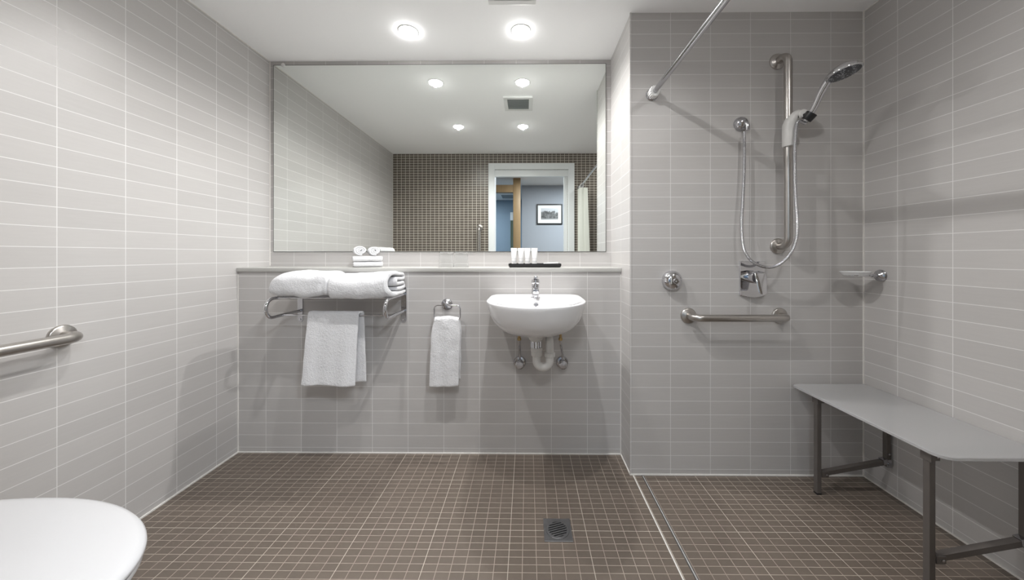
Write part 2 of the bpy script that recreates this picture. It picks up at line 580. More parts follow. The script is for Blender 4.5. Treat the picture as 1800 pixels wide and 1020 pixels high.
g = thing('air_conditioning_grille', (-.36, -2.75, ZC), 'grey ceiling air grille in the room beyond the oak beam, seen in the mirror', 'vent')
mesh_obj('frame', MB().box(-.56, -.16, -2.98, -2.55, ZC - .012, ZC), 'hall_ceiling', g, smooth=False)
mb = MB()
for k in range(9):
    mb.box(-.53, -.19, -2.95 + k * .043, -2.925 + k * .043, ZC - .02, ZC - .012)
mesh_obj('louvre', mb, 'grille', g, smooth=False)
g = thing('blind_cassette', (-.300, -3.25, 1.96), 'small white box above a narrow green drape at the hallway far end', 'wall fixture')
mesh_obj('housing', MB().rbox((-.330, -3.265, 1.962), (.10, .05, .18), .006), 'plastic_white', g)
mb = MB()
pts = [(-.375 + .009 * k, -3.262 + .012 * (-1) ** k) for k in range(12)]
rings = [[Vector((x, y + dz * .003, z)) for x, y in pts] + [Vector((x, y - .004, z)) for x, y in pts[::-1]] for dz, z in enumerate((0.3, .9, 1.5, 1.872))]
mb.loft(rings)
mesh_obj('drape', mb, 'curtain_green', g)

# framed photograph on the hall wall
pf = thing('framed_picture', (.385, HY + .012, 1.822), 'black framed monochrome photograph on the blue grey hallway wall, seen in the mirror', 'picture')
fx0, fx1, fz0, fz1 = .161, .609, 1.645, 1.999
b_ = .020
mesh_obj('frame', MB().box(fx0, fx1, HY, HY + .024, fz1 - b_, fz1).box(fx0, fx1, HY, HY + .024, fz0, fz0 + b_)
         .box(fx0, fx0 + b_, HY, HY + .024, fz0 + b_, fz1 - b_).box(fx1 - b_, fx1, HY, HY + .024, fz0 + b_, fz1 - b_), 'black', pf, smooth=False, bevel=.002)
mesh_obj('mat_board', MB().box(fx0 + b_, fx1 - b_, HY, HY + .010, fz0 + b_, fz1 - b_), 'paper', pf, smooth=False)
mesh_obj('print', MB().box(.236, .534, HY + .010, HY + .0115, 1.725, 1.924), 'photo', pf, smooth=False)

# added lights without lamp bodies: hallway, doorway fill, room beyond
light('hall_fill_light', 'AREA', (.9, -.75, ZC - .03), HALL_FILL_W, (0, 0, 0), (.86, .93, 1.0), shape='DISK', size=.35)
light('door_fill_light', 'AREA', (.10, -.50, ZC - .03), DOOR_FILL_W, (0, 0, 0), (.95, .97, 1.0), shape='DISK', size=.30)  # added fill hung just outside the doorway
light('far_room_fill_light', 'AREA', (-1.2, -2.3, ZC - .03), HALL_FILL_W * .8, (0, 0, 0), (.80, .90, 1.0), shape='DISK', size=.4)  # added ceiling light, unseen, brightens the far room

# ================================================================== CEILING: downlights and vent
def make_downlight(x, y, power=SPOT_W):
    t = thing('downlight', (x, y, ZC), 'x', 'ceiling light', 'recessed ceiling downlights')
    mesh_obj('trim_ring', MB().lathe([(.049, 0), (.0525, -.0008), (.053, -.0015), (.0515, -.003), (.049, -.0035), (.048, -.003), (.048, 0)], (x, y, ZC), seg=40, caps=(False, False)), 'plastic_white', t)
    mesh_obj('lens', MB().lathe([(.0478, -.001), (.0465, -.006), (.040, -.010), (.027, -.013), (.010, -.014), (.0, -.014)], (x, y, ZC), seg=32, caps=(True, False)), 'lens', t)
    light('downlight_beam', 'SPOT', (0, 0, -.019), power, (0, 0, 0), (1.0, .99, .978), parent=t, spot_size=math.radians(158), spot_blend=.55, shadow_soft_size=.013)
    return t
LL = ['left downlight of the two nearest the mirror', 'right downlight of the two nearest the mirror',
      'left downlight of the further pair, seen only in the mirror', 'right downlight of the further pair, seen only in the mirror']
d0 = None
for i, (x, y) in enumerate(LAMPS):
    if d0 is None:
        d0 = make_downlight(x, y); d = d0
    else:
        d = copy_tree(d0, (x, y, ZC))
    d['label'] = 'small round lit white ' + LL[i]
    for ch in d.children:                      # the right pair burns a little brighter than the left
        if ch.type == 'LIGHT':
            ch.data = ch.data.copy()
            ch.data.energy = SPOT_W * (.84 if x < -.3 else 1.18)

shower_fill = make_downlight(1.12, .62, SPOT_W * .35)  # added lamp out of view, brightens the dark shower side
shower_fill['label'] = 'added unseen small round lit white downlight, brightening the shower side'

v = thing('exhaust_vent', (-.075, 1.515, ZC), 'square white exhaust fan vent with grey grille in the bathroom ceiling', 'vent')
vx0, vx1, vy0, vy1 = -.188, .040, 1.392, 1.634
mb = MB()
def frame4(mb, x0, x1, y0, y1, b, z0, z1):
    mb.box(x0, x1, y0, y0 + b, z0, z1).box(x0, x1, y1 - b, y1, z0, z1).box(x0, x0 + b, y0 + b, y1 - b, z0, z1).box(x1 - b, x1, y0 + b, y1 - b, z0, z1)
frame4(mb, vx0, vx1, vy0, vy1, .030, ZC - .014, ZC)
mesh_obj('frame', mb, 'plastic_white', v, smooth=False, bevel=.003)
mb = MB().box(vx0 + .03, vx1 - .03, vy0 + .03, vy1 - .03, ZC - .003, ZC)
for k in range(12):
    yy = vy0 + .036 + k * .0152
    mb.box(vx0 + .03, vx1 - .03, yy, yy + .006, ZC - .011, ZC - .003)
mesh_obj('grille', mb, 'grille', v, smooth=False)

# ================================================================== MIRROR + LEDGE
mr = thing('wall_mirror_panel', (-.556, Y2, 1.13), 'large frameless rectangular mirror above the stone ledge', 'mirror')
mx0, mx1, mz0, mz1 = -1.600, .490, 1.128, 2.304
mesh_obj('backing', MB().box(mx0, mx1, Y2 - .0050, Y2, mz0, mz1), 'mirror_edge', mr, smooth=False)
mesh_obj('glass', MB().box(mx0 + .0035, mx1 - .0035, Y2 - .0060, Y2 - .0050, mz0 + .003, mz1 - .0035), 'mirror', mr, smooth=False)
mesh_obj('clip', MB().lathe([(.012, 0), (.013, .003), (.010, .006), (.001, .007)], (-1.536, Y2 - .006, 2.302), (0, -1, 0), 20), 'plastic_white', mr)
tag(mesh_obj('ledge', MB().rbox(((XL + XN) / 2 , (Y1 - .012 + Y2) / 2, 1.0257), (XN - XL - .002, Y2 - Y1 + .012, .0215), .002), 'ledge'),
    'long pale stone ledge on top of the tiled half wall, below the mirror', 'ledge')
ZL = 1.0366

# ================================================================== BASIN
BX, BYC, BW, BB = .041, 1.650, .239, .258
zb = .891
def dring(wx, bf, yc, z, yb=Y1 - .001, n=72, cr=.02, x0=BX):
    out = []
    hb = yb - yc
    for k in range(n):
        a = 2 * pi * k / n
        c, s = cos(a), sin(a)
        if s <= 0:
            out.append(Vector((x0 + wx * c, yc + bf * s, z)))
        else:
            # superellipse box for the back half
            e = 9.0
            den = (abs(c / wx) ** e + abs(s / hb) ** e) ** (1 / e)
            out.append(Vector((x0 + c / den, yc + s / den, z)))
    return out
def ering(x0, y0, a_, b__, z, n=72, e=2.0):
    out = []
    for k in range(n):
        a = 2 * pi * k / n
        c, s = cos(a), sin(a)
        den = (abs(c / a_) ** e + abs(s / b__) ** e) ** (1 / e)
        out.append(Vector((x0 + c / den, y0 + s / den, z)))
    return out
basin = thing('wall_basin', (BX, Y1, zb), 'white ceramic wall hung hand basin below the ledge', 'basin')
prof = [(.700, .055, .020, 1.745), (.702, .075, .045, 1.735), (.712, .105, .085, 1.71), (.728, .140, .130, 1.69), (.748, .170, .172, 1.675),
        (.772, .194, .205, 1.662), (.800, .212, .229, 1.655), (.830, .224, .244, 1.652), (.862, .233, .253, 1.650), (.878, .238, .2575, 1.650), (.886, .239, .258, 1.650)]
rings = [dring(wx, bf, yc, z) for z, wx, bf, yc in prof]
rings += [dring(.2388, .2578, 1.65, .8875), dring(.2380, .2570, 1.65, .8892), dring(.2364, .2554, 1.65, .8904), dring(.2340, .2530, 1.65, zb), dring(.2270, .2460, 1.650, zb)]
rings += [ering(BX, 1.535, .180, .112, zb), ering(BX, 1.535, .177, .109, .8902), ering(BX, 1.535, .174, .106, .887), ering(BX, 1.536, .171, .103, .880), ering(BX, 1.538, .164, .096, .855),
          ering(BX, 1.542, .146, .083, .825), ering(BX, 1.55, .11, .06, .80), ering(BX, 1.555, .06, .035, .79), ering(BX, 1.557, .022, .022, .788)]
mesh_obj('bowl', MB().loft(rings), 'ceramic', basin, auto=60)
mesh_obj('overflow_ring', MB().lathe([(.011, 0), (.0115, .002), (.009, .0035), (.007, .002), (.007, 0)], (BX, 1.6345, .868), (0, -.95, .30), 20), 'chrome_soft', basin)
mesh_obj('plug_waste', MB().lathe([(.021, 0), (.021, .002), (.015, .003), (.001, .001)], (BX, 1.557, .7885), (0, 0, 1), 20), 'chrome', basin)

tap = thing('basin_tap', (.040, 1.715, zb), 'chrome lever mixer tap on the back of the white basin', 'tap')
mb = MB().loft([[Vector((.040 + x * a, 1.715 + y * b, z)) for x, y in [(cos(2 * pi * k / 24), sin(2 * pi * k / 24)) for k in range(24)]] for z, a, b in
               ((zb, .024, .026), (zb + .004, .0245, .0265), (zb + .006, .0195, .022), (zb + .05, .0185, .021), (zb + .070, .0185, .020), (zb + .073, .0175, .019))])
mesh_obj('body', mb, 'chrome', tap)
R = Matrix.Rotation(math.radians(-14), 3, 'X')
mesh_obj('spout', MB().rbox((.040, 1.668, zb + .047), (.029, .095, .022), .005, R=Matrix.Rotation(math.radians(8), 3, 'X')), 'chrome', tap)
mesh_obj('aerator', MB().lathe([(.009, 0), (.009, .008), (.008, .009)], (.040, 1.634, zb + .023), (0, 0, 1), 20), 'chrome_soft', tap)
mesh_obj('cap', MB().lathe([(.0185, 0), (.0205, .004), (.021, .012), (.018, .020), (.010, .024), (.001, .025)], (.040, 1.715, zb + .073), (0, -.12, 1), 28), 'chrome', tap)
mesh_obj('lever', MB().rbox((.040, 1.675, zb + .103), (.020, .075, .007), .006, R=Matrix.Rotation(math.radians(-12), 3, 'X')), 'chrome', tap)
mesh_obj('temperature_mark', MB().lathe([(.0022, 0), (.0022, .0006)], (.040, 1.6205, zb + .0405), (0, -1, 0), 12), 'black', tap)

trap = thing('waste_trap', (.045, 1.72, .69), 'white plastic waste trap under the basin between the two shut off valves', 'pipe trap')
tx, ty = .046, 1.720
mesh_obj('upper_collar', MB().lathe([(.022, .705), (.036, .700), (.037, .690), (.033, .680), (.027, .674), (.025, .672)], (tx - .004, ty, 0)), 'plastic_pipe', trap)
mb = MB().lathe([(.025, .676), (.025, .638)], (tx - .004, ty, 0))
for k in range(12):
    a = 2 * pi * k / 12
    mb.box(tx - .004 + .0245 * cos(a) - .002, tx - .004 + .0245 * cos(a) + .002, ty + .0245 * sin(a) - .002, ty + .0245 * sin(a) + .002, .640, .672)
mesh_obj('chrome_waste', mb, 'chrome', trap)
mesh_obj('lock_nut', MB().lathe([(.026, .640), (.030, .638), (.030, .624), (.028, .620), (.028, .600), (.0245, .596)], (tx, ty, 0), seg=12), 'plastic_pipe', trap, auto=20)
tr = .0205
x2 = .112
pts = [(tx, ty, .622), (tx, ty, .60), (tx, ty, .578)] + arc(((tx + x2) / 2, ty, .571), (x2 - tx) / 2, pi, 2 * pi, 14, lambda a, b: (a, 0, b)) + [(x2, ty, .60), (x2, ty, .640)] + \
      arc((x2, ty + .035, .640), .035, pi, pi / 2, 8, lambda a, b: (0, a, b)) + [(x2, Y1 - .001, .675)]
mesh_obj('trap_pipe', MB().tube(pts, tr, 20), 'plastic_pipe', trap)
mesh_obj('outlet_nut', MB().lathe([(.023, .592), (.0275, .594), (.0275, .612), (.023, .616)], (x2, ty, 0), seg=12), 'plastic_pipe', trap, auto=20)

def valve(xv, xt, label):
    t = thing('shut_off_valve', (xv, Y1, .5125), label, 'valve', 'shut off valves under the basin')
    c = (xv, Y1, .5125)
    mesh_obj('wall_plate', MB().lathe([(.033, 0), (.034, .003), (.030, .010), (.018, .014)], c, (0, -1, 0)), 'chrome_soft', t)
    mesh_obj('handle', MB().lathe([(.012, .012), (.012, .035), (.024, .038), (.025, .044), (.024, .056), (.018, .060), (.001, .061)], c, (0, -1, 0), seg=10), 'chrome_soft', t, auto=25)
    mesh_obj('supply_hose', MB().tube(smooth_path([(xv, Y1 - .026, .515), (xv, Y1 - .026, .56), ((xv + xt) / 2, Y1 - .045, .60), (xt, 1.815, .635), (xt, 1.81, .668)]), .0062, 12), 'chrome_soft', t)
    mesh_obj('hose_nut', MB().lathe([(.0095, 0), (.0105, .002), (.0105, .012), (.0095, .014)], (xt, 1.81, .652), seg=6), 'brass', t, auto=20)
    mesh_obj('tail_pipe', MB().tube([(xt, 1.81, .664), (xt, 1.80, .745)], .0065, 12), 'brass', t)
valve(-.043, -.0445, 'round chrome shut off valve left of the white trap under the basin')
valve(.192, .176, 'round chrome shut off valve right of the white trap under the basin')

# ================================================================== TOWEL RACK
rk = thing('towel_rack', (-.98, Y1, .89), 'chrome hotel towel rack on the tiled half wall, left of the towel ring', 'towel rack')
RXL, RXR = -1.272, -.690
zt, zl, yf, ra = .8905, .797, 1.632, .0087
for xx in (RXL, RXR):
    hh = (zt - zl) / 2
    pts = [(xx, Y1 - .006, zt), (xx, 1.80, zt), (xx, 1.72, zt)] + arc((xx, yf + hh, (zt + zl) / 2), hh, pi / 2, 3 * pi / 2, 16, lambda a, b: (0, a, b)) + [(xx, 1.72, zl), (xx, 1.80, zl), (xx, Y1 - .006, zl)]
    mesh_obj('side_arm', MB().tube(pts, ra, 16), 'chrome', rk)
    pl = MB()
    ring = []
    for k in range(24):
        a = 2 * pi * k / 24
        ring.append((.0145 * cos(a), .0145 * sin(a) + (.085 if sin(a) > 0 else -.085)))
    pl.loft([[Vector((xx + px_, yy, .832 + pz_)) for px_, pz_ in ring] for yy in (Y1, Y1 - .005)])
    wp = mesh_obj('wall_plate', pl, 'chrome_soft', rk)
    mesh_obj('screw', MB().lathe([(.006, 0), (.006, .002), (.003, .003)], (xx, Y1 - .005, .748), (0, -1, 0), 14), 'chrome', wp)
for yy in (1.705, 1.745, 1.785, 1.825):
    mesh_obj('shelf_rod', MB().tube([(RXL, yy, zt), (RXR, yy, zt)], .0045, 10), 'chrome', rk)
mesh_obj('towel_bar', MB().tube([(RXL, 1.745, zl - .001), (RXR, 1.745, zl - .001)], .0042, 10), 'chrome', rk)

# bath towels folded on the rack -------------------------------------------------
def arcp(cy_, cz_, r, a0, a1, n=8):
    return [(cy_ + r * cos(a0 + (a1 - a0) * k / n), cz_ + r * sin(a0 + (a1 - a0) * k / n)) for k in range(n + 1)]
def lin(a, b, n=5):
    return [(a[0] + (b[0] - a[0]) * k / n, a[1] + (b[1] - a[1]) * k / n) for k in range(n)]
tt = .021
zlow = .9100
path = lin((1.858, zlow), (1.695, zlow), 8) + arcp(1.697, .9565, .0480, -pi / 2, -3 * pi / 2, 14) + lin((1.710, 1.0045), (1.846, 1.0055), 8) + arcp(1.848, .993, .0122, pi / 2, -pi / 2, 8) + \
       lin((1.835, .9805), (1.718, .9790), 6) + arcp(1.716, .9670, .0118, pi / 2, 3 * pi / 2, 8) + lin((1.73, .9555), (1.840, .9560), 6) + arcp(1.842, .9440, .0118, pi / 2, -pi / 2, 8) + lin((1.835, .9320), (1.705, .9320), 6)
xa, xb = -.976, -.668
def sect(a, b, L, e=(.004, .012)):
    n = L
    return [a, a + e[0], a + e[1]] + [a + e[1] + (b - a - 2 * e[1]) * k / n for k in range(1, n)] + [b - e[1], b - e[0], b]
def f_right(y, z, x):
    u = (x - xa) / (xb - xa)
    hgt = (z - .898) / .12
    z2 = z + hgt * (.010 * u - .008 * sin(pi * u) + .006 * sin(6 * u + 20 * y))
    yy = y + .010 * hgt * (1 - u) 
    if hgt > .6:
        z2 -= .006 * max(0, (y - 1.80) / .06)
    # left end tucked a little lower and further forward
    xx = x - .010 * (1 - min(1, u * 1.6)) * (1 - hgt) * 0.8 + .012 * sin(9 * z + 11 * y) * (1 if u > .9 else 0)
    if u > .85:
        xx -= .035 * (u - .85) / .15 * max(0, (1.70 - y) / .05) * 1.0
    if y < 1.694 and xx < -.702:
        z2 -= .020 * min(1, (-.702 - xx) / .02) * min(1, (1.694 - y) / .030) * max(0, 1 - (z - .8975) / .06)
    return Vector((xx, yy, z2))
mb = MB().ribbon(path, tt, sect(xa, xb, 26), f_right).wobble(.0035, 22, 3, .0012, 90)
tag(mesh_obj('folded_bath_towel', mb, 'terry', sub=1, auto=80), 'thick white folded bath towel on the rack, right one with its layered end showing', 'towel', 'bath towels folded on the rack')

def pillow(x0, x1, y0, y1, z0, z1, seed, topf):
    rings = []
    N = 40
    for i in range(29):
        u = i / 28
        # end rounding
        e = min(u, 1 - u) * (x1 - x0)
        ksz = min(1, sqrt(max(0, 1 - (1 - min(1, e / .050)) ** 2)) * .90 + .10) if u < .5 else min(1, sqrt(max(0, 1 - (1 - min(1, e / .03)) ** 2)) * .7 + .3)
        ring = []
        top = topf(u)
        cy_, hy = (y0 + y1) / 2, (y1 - y0) / 2
        for k in range(N):
            a = 2 * pi * k / N
            c, s = cos(a), sin(a)
            ex = 3.0
            den = (abs(c) ** ex + abs(s) ** ex) ** (1 / ex)
            yy = cy_ + hy * c / den * (.72 + .28 * ksz)
            zz = (s / den * .5 + .5)
            zc_ = z0 + (top - z0) * ((zz - .25) * ksz + .25)
            ring.append(Vector((x0 + (x1 - x0) * u, yy, zc_)))
        rings.append(ring)
    return MB().loft(rings)
def topL(u):
    return .996 + .036 * sin(pi * min(1, u * 1.9 + .02) / 2) ** 1.0 * (1 if u < .42 else 1) - .012 * max(0, u - .42) / .58 + .004 * sin(9 * u)
mb = pillow(-1.288, -.982, 1.648, 1.868, .8995, 1.0, 1, topL)
for p in mb.v:
    # crease where the outer fold ends, running round the front
    u = (p.x + 1.288) / .32
    dx = p.x + 1.01 - .15 * (p.z - .95)
    if p.y < 1.80:
        p.y += .010 * math.exp(-(dx / .010) ** 2)
    p.z += .0045 * math.exp(-((p.y - 1.66) / .03) ** 2) * sin(8 * u) 
mb.wobble(.007, 14, 7, .0016, 80)
for p in mb.v:
    if p.z < .8995: p.z = .8995
    if p.y < 1.692 and p.x > -1.262: p.z -= .020 * min(1, (p.x + 1.262) / .03) * min(1, (1.692 - p.y) / .030) * max(0, 1 - (p.z - .8995) / .06)
tag(mesh_obj('folded_bath_towel', mb, 'terry', sub=1, auto=80), 'plump white folded bath towel on the rack, left one with a rounded closed end', 'towel', 'bath towels folded on the rack')

# towel hanging over the lower bar ------------------------------------------------
def hang_path(yb_, zb_, r, yfb, zf0, ybb, zk0):
    p = lin((yfb, zf0), (yb_ - r, zb_), 22) + arcp(yb_, zb_, r, pi, 0, 10)[0:] + lin((yb_ + r, zb_ - .004), (ybb, zk0), 22) + [(ybb, zk0)]
    return p
zr = zl - .001
path = hang_path(1.745, zr + .004, .0125, 1.705, .452, 1.772, .446)
def f_hang(y, z, s):
    d = max(0, (zr + .01 - z) / .345)            # 0 at the bar, 1 at the hem
    front = y < 1.745
    x = -1.1265 + (s * .262)
    if front:
        x += d * (-.016 if True else 0) - .002 + d * .006 * s
        x += .003 * sin(5 * z * 3 + s * 7) * d
        yy = y - .006 * sin(s * 9 + 1) * d - .006 * sin(s * 17) * d * (1 - d * .6)
    else:
        x += .012 + d * .004
        yy = y + .004 * sin(s * 8) * d
    zz = z - (.004 * s * d if front else 0)
    return Vector((x, yy, zz))
ss = sect(0, 1, 26, (.008, .025))
mb = MB().ribbon(path, .013, ss, f_hang).wobble(.0022, 16, 2, .0008, 90)
mesh_h = mesh_obj('hanging_towel', mb, 'terry', sub=1, auto=80)
tag(mesh_h, 'white towel hung over the lower bar of the chrome rack', 'towel')

# ================================================================== TOWEL RING
tr_ = thing('towel_ring', (-.449, Y1, .833), 'square chrome towel ring on a round wall plate between the rack and the basin', 'towel ring')
c = (-.449, Y1, .833)
mesh_obj('wall_plate', MB().lathe([(.031, 0), (.032, .004), (.028, .009), (.016, .013), (.010, .018), (.010, .052), (.013, .055), (.013, .064), (.006, .066)], c, (0, -1, 0)), 'chrome_soft', tr_)
rx0, rx1, rz0, rz1, ry, rr = -.5055, -.365, .757, .835, 1.830, .020
pts = []
for (cx_, cz_, a0) in ((rx1 - rr, rz1 - rr, 0), (rx0 + rr, rz1 - rr, pi / 2), (rx0 + rr, rz0 + rr * .5, pi), (rx1 - rr, rz0 + rr * .5, 3 * pi / 2)):
    r_ = rr if a0 < 3 else rr
    pts += [Vector((cx_ + r_ * cos(a0 + k * pi / 12), ry, (cz_ if a0 < 3 else rz0 + rr) + r_ * sin(a0 + k * pi / 12))) for k in range(7)]
mesh_obj('ring', MB().tube(pts, .0042, 12, closed=True), 'chrome', tr_)
path = hang_path(ry, rz0 + .002, .0125, 1.800, .412, 1.848, .43)
def f_ring(y, z, s):
    d = max(0, (rz0 - z) / .345)
    k = min(1, .84 + .16 * min(1, max(0, (rz0 + .01 - z)) / .07))
    x = -.4385 + (s - .5) * .158 * k - .010 * d + .002
    bulge = .010 * sin(pi * s) ** .6 * (1 - .4 * d)
    yy = y + (-bulge if y < ry else bulge * .3) + .003 * sin(s * 14 + 4 * z) * d
    return Vector((x, yy, z + .004 * s * (1 if z < .6 else 0) - .006 * (1 - sin(pi * s)) * (1 - min(1, d * 4))))
mb = MB().ribbon(path, .015, sect(0, 1, 20, (.02, .06)), f_ring).wobble(.0030, 24, 5, .0012, 110)
tag(mesh_obj('hand_towel', mb, 'terry', sub=1, auto=80), 'narrow white hand towel hanging from the square chrome ring', 'towel')

# ================================================================== LEDGE ITEMS
# face cloths: the little stack is turned a little towards the room
SQ = Matrix.Rotation(math.radians(30), 3, 'Z')
SC = Vector((-.957, 2.017, 0))
def turned(p):
    return SQ @ Vector((p[0], p[1], 0)) + SC + Vector((0, 0, p[2]))
def fold_block(x0, x1, y0, y1, z0, z1, seed):
    """folded cloth, closed fold in front"""
    h = (z1 - z0)
    t_ = h / 2 - .0005
    path = lin((y1, z0 + t_ / 2), (y0 + t_, z0 + t_ / 2), 6) + arcp(y0 + t_, z0 + h / 2, h / 2 - t_ / 2, -pi / 2, -3 * pi / 2, 8) + lin((y0 + t_ + .002, z1 - t_ / 2), (y1, z1 - t_ / 2), 6) + [(y1, z1 - t_ / 2)]
    return MB().ribbon(path, t_, sect(x0, x1, 12, (.003, .008)), lambda y, z, x: turned((x, y, z))).wobble(.0015, 30, seed, .0006, 120)
mb = fold_block(-.079, .080, -.060, .058, ZL + .0018, ZL + .0325, 1)
tag(mesh_obj('folded_face_towel', mb, 'terry', sub=1, auto=80), 'small white folded face towel lying on the ledge, bottom of the stack', 'towel', 'face towels stacked on the ledge')
mb = fold_block(-.082, .078, -.062, .058, ZL + .0350, ZL + .0650, 2)
tag(mesh_obj('folded_face_towel', mb, 'terry', sub=1, auto=80), 'small white folded face towel under the two rolled cloths, upper of the stack', 'towel', 'face towels stacked on the ledge')
def roll(lx, z0, r, y0, y1, seed, label):
    path = []
    t_ = .0120
    turns = (r - .004) / t_
    n = int(turns * 22)
    for k in range(n + 1):
        a = 2 * pi * turns * k / n
        rad = .004 + (r - .004 - t_ / 2) * k / n
        path.append((rad * cos(a + seed), rad * sin(a + seed)))
    mb = MB().ribbon(path, t_ * .90, sect(y0, y1, 8, (.003, .009)), lambda x, z, y: turned((lx + x * 1.14, y, z0 + r * .88 + z * .88))).wobble(.0015, 35, seed, .0006, 120)
    tag(mesh_obj('rolled_face_cloth', mb, 'terry', auto=80), label, 'towel', 'rolled face cloths on the stack')
zro = ZL + .0672
roll(-.0420, zro, .0350, -.056, .054, 1.2, 'white rolled face cloth on the ledge stack, left of the two rolls')
roll(.0355, zro, .0325, -.056, .054, 2.5, 'white rolled face cloth on the ledge stack, right of the two rolls')

# tumblers, upside down
def tumbler(x, y, label):
    R0, R1 = .0430, .0385
    t = thing('glass_tumbler', (x, y, ZL), label, 'glass', 'upturned tumblers on the ledge')
    z = ZL + .0006
    o = [(R0, 0), (R0, .001), (R1 + .0018, .066), (R1 + .0012, .0745)]
    i = [(R1 - .0002, .0745), (R1 + .0004, .066), (R0 - .0014, .001), (R0 - .0012, 0)]
    mesh_obj('side', MB().lathe(i + o + i[:1], (x, y, z), seg=40, caps=(False, False)), 'glass_thin', t, auto=50)
    mesh_obj('thick_base', MB().lathe([(.001, .0785), (.024, .0770), (R1 - .002, .0752), (R1 + .0012, .0757), (R1 + .0010, .082), (R1 - .0005, .0875), (R1 - .004, .0895), (R1 - .010, .0885), (.001, .0875)], (x, y, z), seg=40), 'glass', t, auto=50)
    return t
g0 = tumbler(-.4780, 1.985, 'clear glass tumbler upside down on the ledge, left of the pair')
copy_tree(g0, (-.3895, 1.980, ZL), 'clear glass tumbler upside down on the ledge, right of the pair')

# toiletries tray
tray = MB()
tx0, tx1, ty0, ty1 = -.1095, .1935, 1.935, 2.055
def rr_ring(x0, x1, y0, y1, z, r=.006):
    out = []
    for cx_, cy_, a0 in ((x1 - r, y1 - r, 0), (x0 + r, y1 - r, pi / 2), (x0 + r, y0 + r, pi), (x1 - r, y0 + r, 3 * pi / 2)):
        for k in range(5):
            a = a0 + k * pi / 8
            out.append(Vector((cx_ + r * cos(a), cy_ + r * sin(a), z)))
    return out
z0 = ZL + .0005
tray.loft([rr_ring(tx0 + .008, tx1 - .008, ty0 + .008, ty1 - .008, z0), rr_ring(tx0 + .003, tx1 - .003, ty0 + .003, ty1 - .003, z0 + .004),
           rr_ring(tx0, tx1, ty0, ty1, z0 + .0105), rr_ring(tx0, tx1, ty0, ty1, z0 + .0215), rr_ring(tx0 + .004, tx1 - .004, ty0 + .004, ty1 - .004, z0 + .0215),
           rr_ring(tx0 + .006, tx1 - .006, ty0 + .006, ty1 - .006, z0 + .006)])
tag(mesh_obj('toiletry_tray', tray, 'black'), 'shallow black rectangular tray on the ledge above the basin', 'tray')
zt0 = z0 + .0065
def tubes():
    t0 = thing('toiletry_tube', (-.0795, 1.985, zt0), 'x', 'toiletry tube', 'white toiletry tubes standing in the tray')
    x, y = -.0795, 1.985
    mesh_obj('cap', MB().lathe([(.0135, 0), (.0140, .002), (.0140, .022), (.013, .024)], (x, y, zt0), seg=24), 'plastic_white', t0)
    rings = []
    for k in range(13):
        u = k / 12
        a_ = .0138 + (.0188 - .0138) * u ** 1.2
        b__ = .0138 * (1 - u) ** .7 + .0012
        rings.append([Vector((x + a_ * cos(q), y + b__ * sin(q), zt0 + .022 + .078 * u)) for q in [2 * pi * j / 28 for j in range(28)]])
    rings.append([Vector((p.x, p.y, p.z + .006)) for p in rings[-1]])
    mesh_obj('tube_body', MB().loft(rings), 'tube', t0)
    return t0
t0 = tubes()
names = ['leftmost of the four', 'second from the left of the four', 'second from the right of the four', 'rightmost of the four']
for i, x in enumerate((-.0795, -.0385, -.0010, .0405)):
    t = t0 if i == 0 else copy_tree(t0, (x, 1.985, zt0))
    t['label'] = 'small white toiletry tube standing in the black tray, ' + names[i]
R = Matrix.Rotation(math.radians(4), 3, 'Y') @ Matrix.Rotation(math.radians(-4), 3, 'X')
sc_ = mesh_obj('soap_packet', MB().rbox((.137, 1.985, zt0 + .0155), (.085, .055, .010), .004, R=Matrix.Rotation(math.radians(-3), 3, 'Y')), 'paper')
tag(sc_, 'flat white paper soap packet lying in the right end of the black tray', 'soap')

# ================================================================== GRAB RAILS
def grab_rail(label, a, b, nrm, so=.071, r=.0175, fr=.039, br=.040, mat='steel'):
    """a, b: flange centres on the wall; nrm: direction out of the wall"""
    a, b, nrm = Vector(a), Vector(b), Vector(nrm)
    t = thing('grab_rail', (a + b) / 2, label, 'grab rail')
    d = (b - a).normalized()
    pts = [a + nrm * .004, a + nrm * (so - br)]
    for k in range(1, 11):
        q = pi / 2 * k / 10
        pts.append(a + nrm * (so - br) + nrm * br * sin(q) + d * br * (1 - cos(q)))
    pts.append(a + nrm * so + d * (b - a).length * .5)
    for k in range(0, 11):
        q = pi / 2 * k / 10
        pts.append(b + nrm * (so - br) + nrm * br * cos(q) - d * br * (1 - sin(q)))
    pts.append(b + nrm * .004)
    mesh_obj('rail', MB().tube(pts, r, 24), mat, t)
    for p in (a, b):
        mesh_obj('flange', MB().lathe([(fr, 0), (fr + .0005, .003), (fr - .001, .007), (fr - .005, .010), (r + .004, .0115), (r + .001, .014)], tuple(p), tuple(nrm), 40), mat, t)
    return t
grab_rail('brushed steel vertical grab rail carrying the hand shower on the shower wall', (1.2530, Y3, 2.0778), (1.2550, Y3, 1.1525), (0, -1, 0))
grab_rail('short horizontal brushed steel grab rail below the shower mixer', (.8084, Y3, .8030), (1.2633, Y3, .8035), (0, -1, 0))
grab_rail('horizontal brushed steel grab rail on the left wall above the toilet', (XL, 1.1658, .8255), (XL, .4500, .8255), (1, 0, 0), so=.075)
grab_rail('vertical brushed steel grab rail on the brown mosaic wall, seen in the mirror', (-.575, YB, 1.438), (-.575, YB, .84), (0, 1, 0))

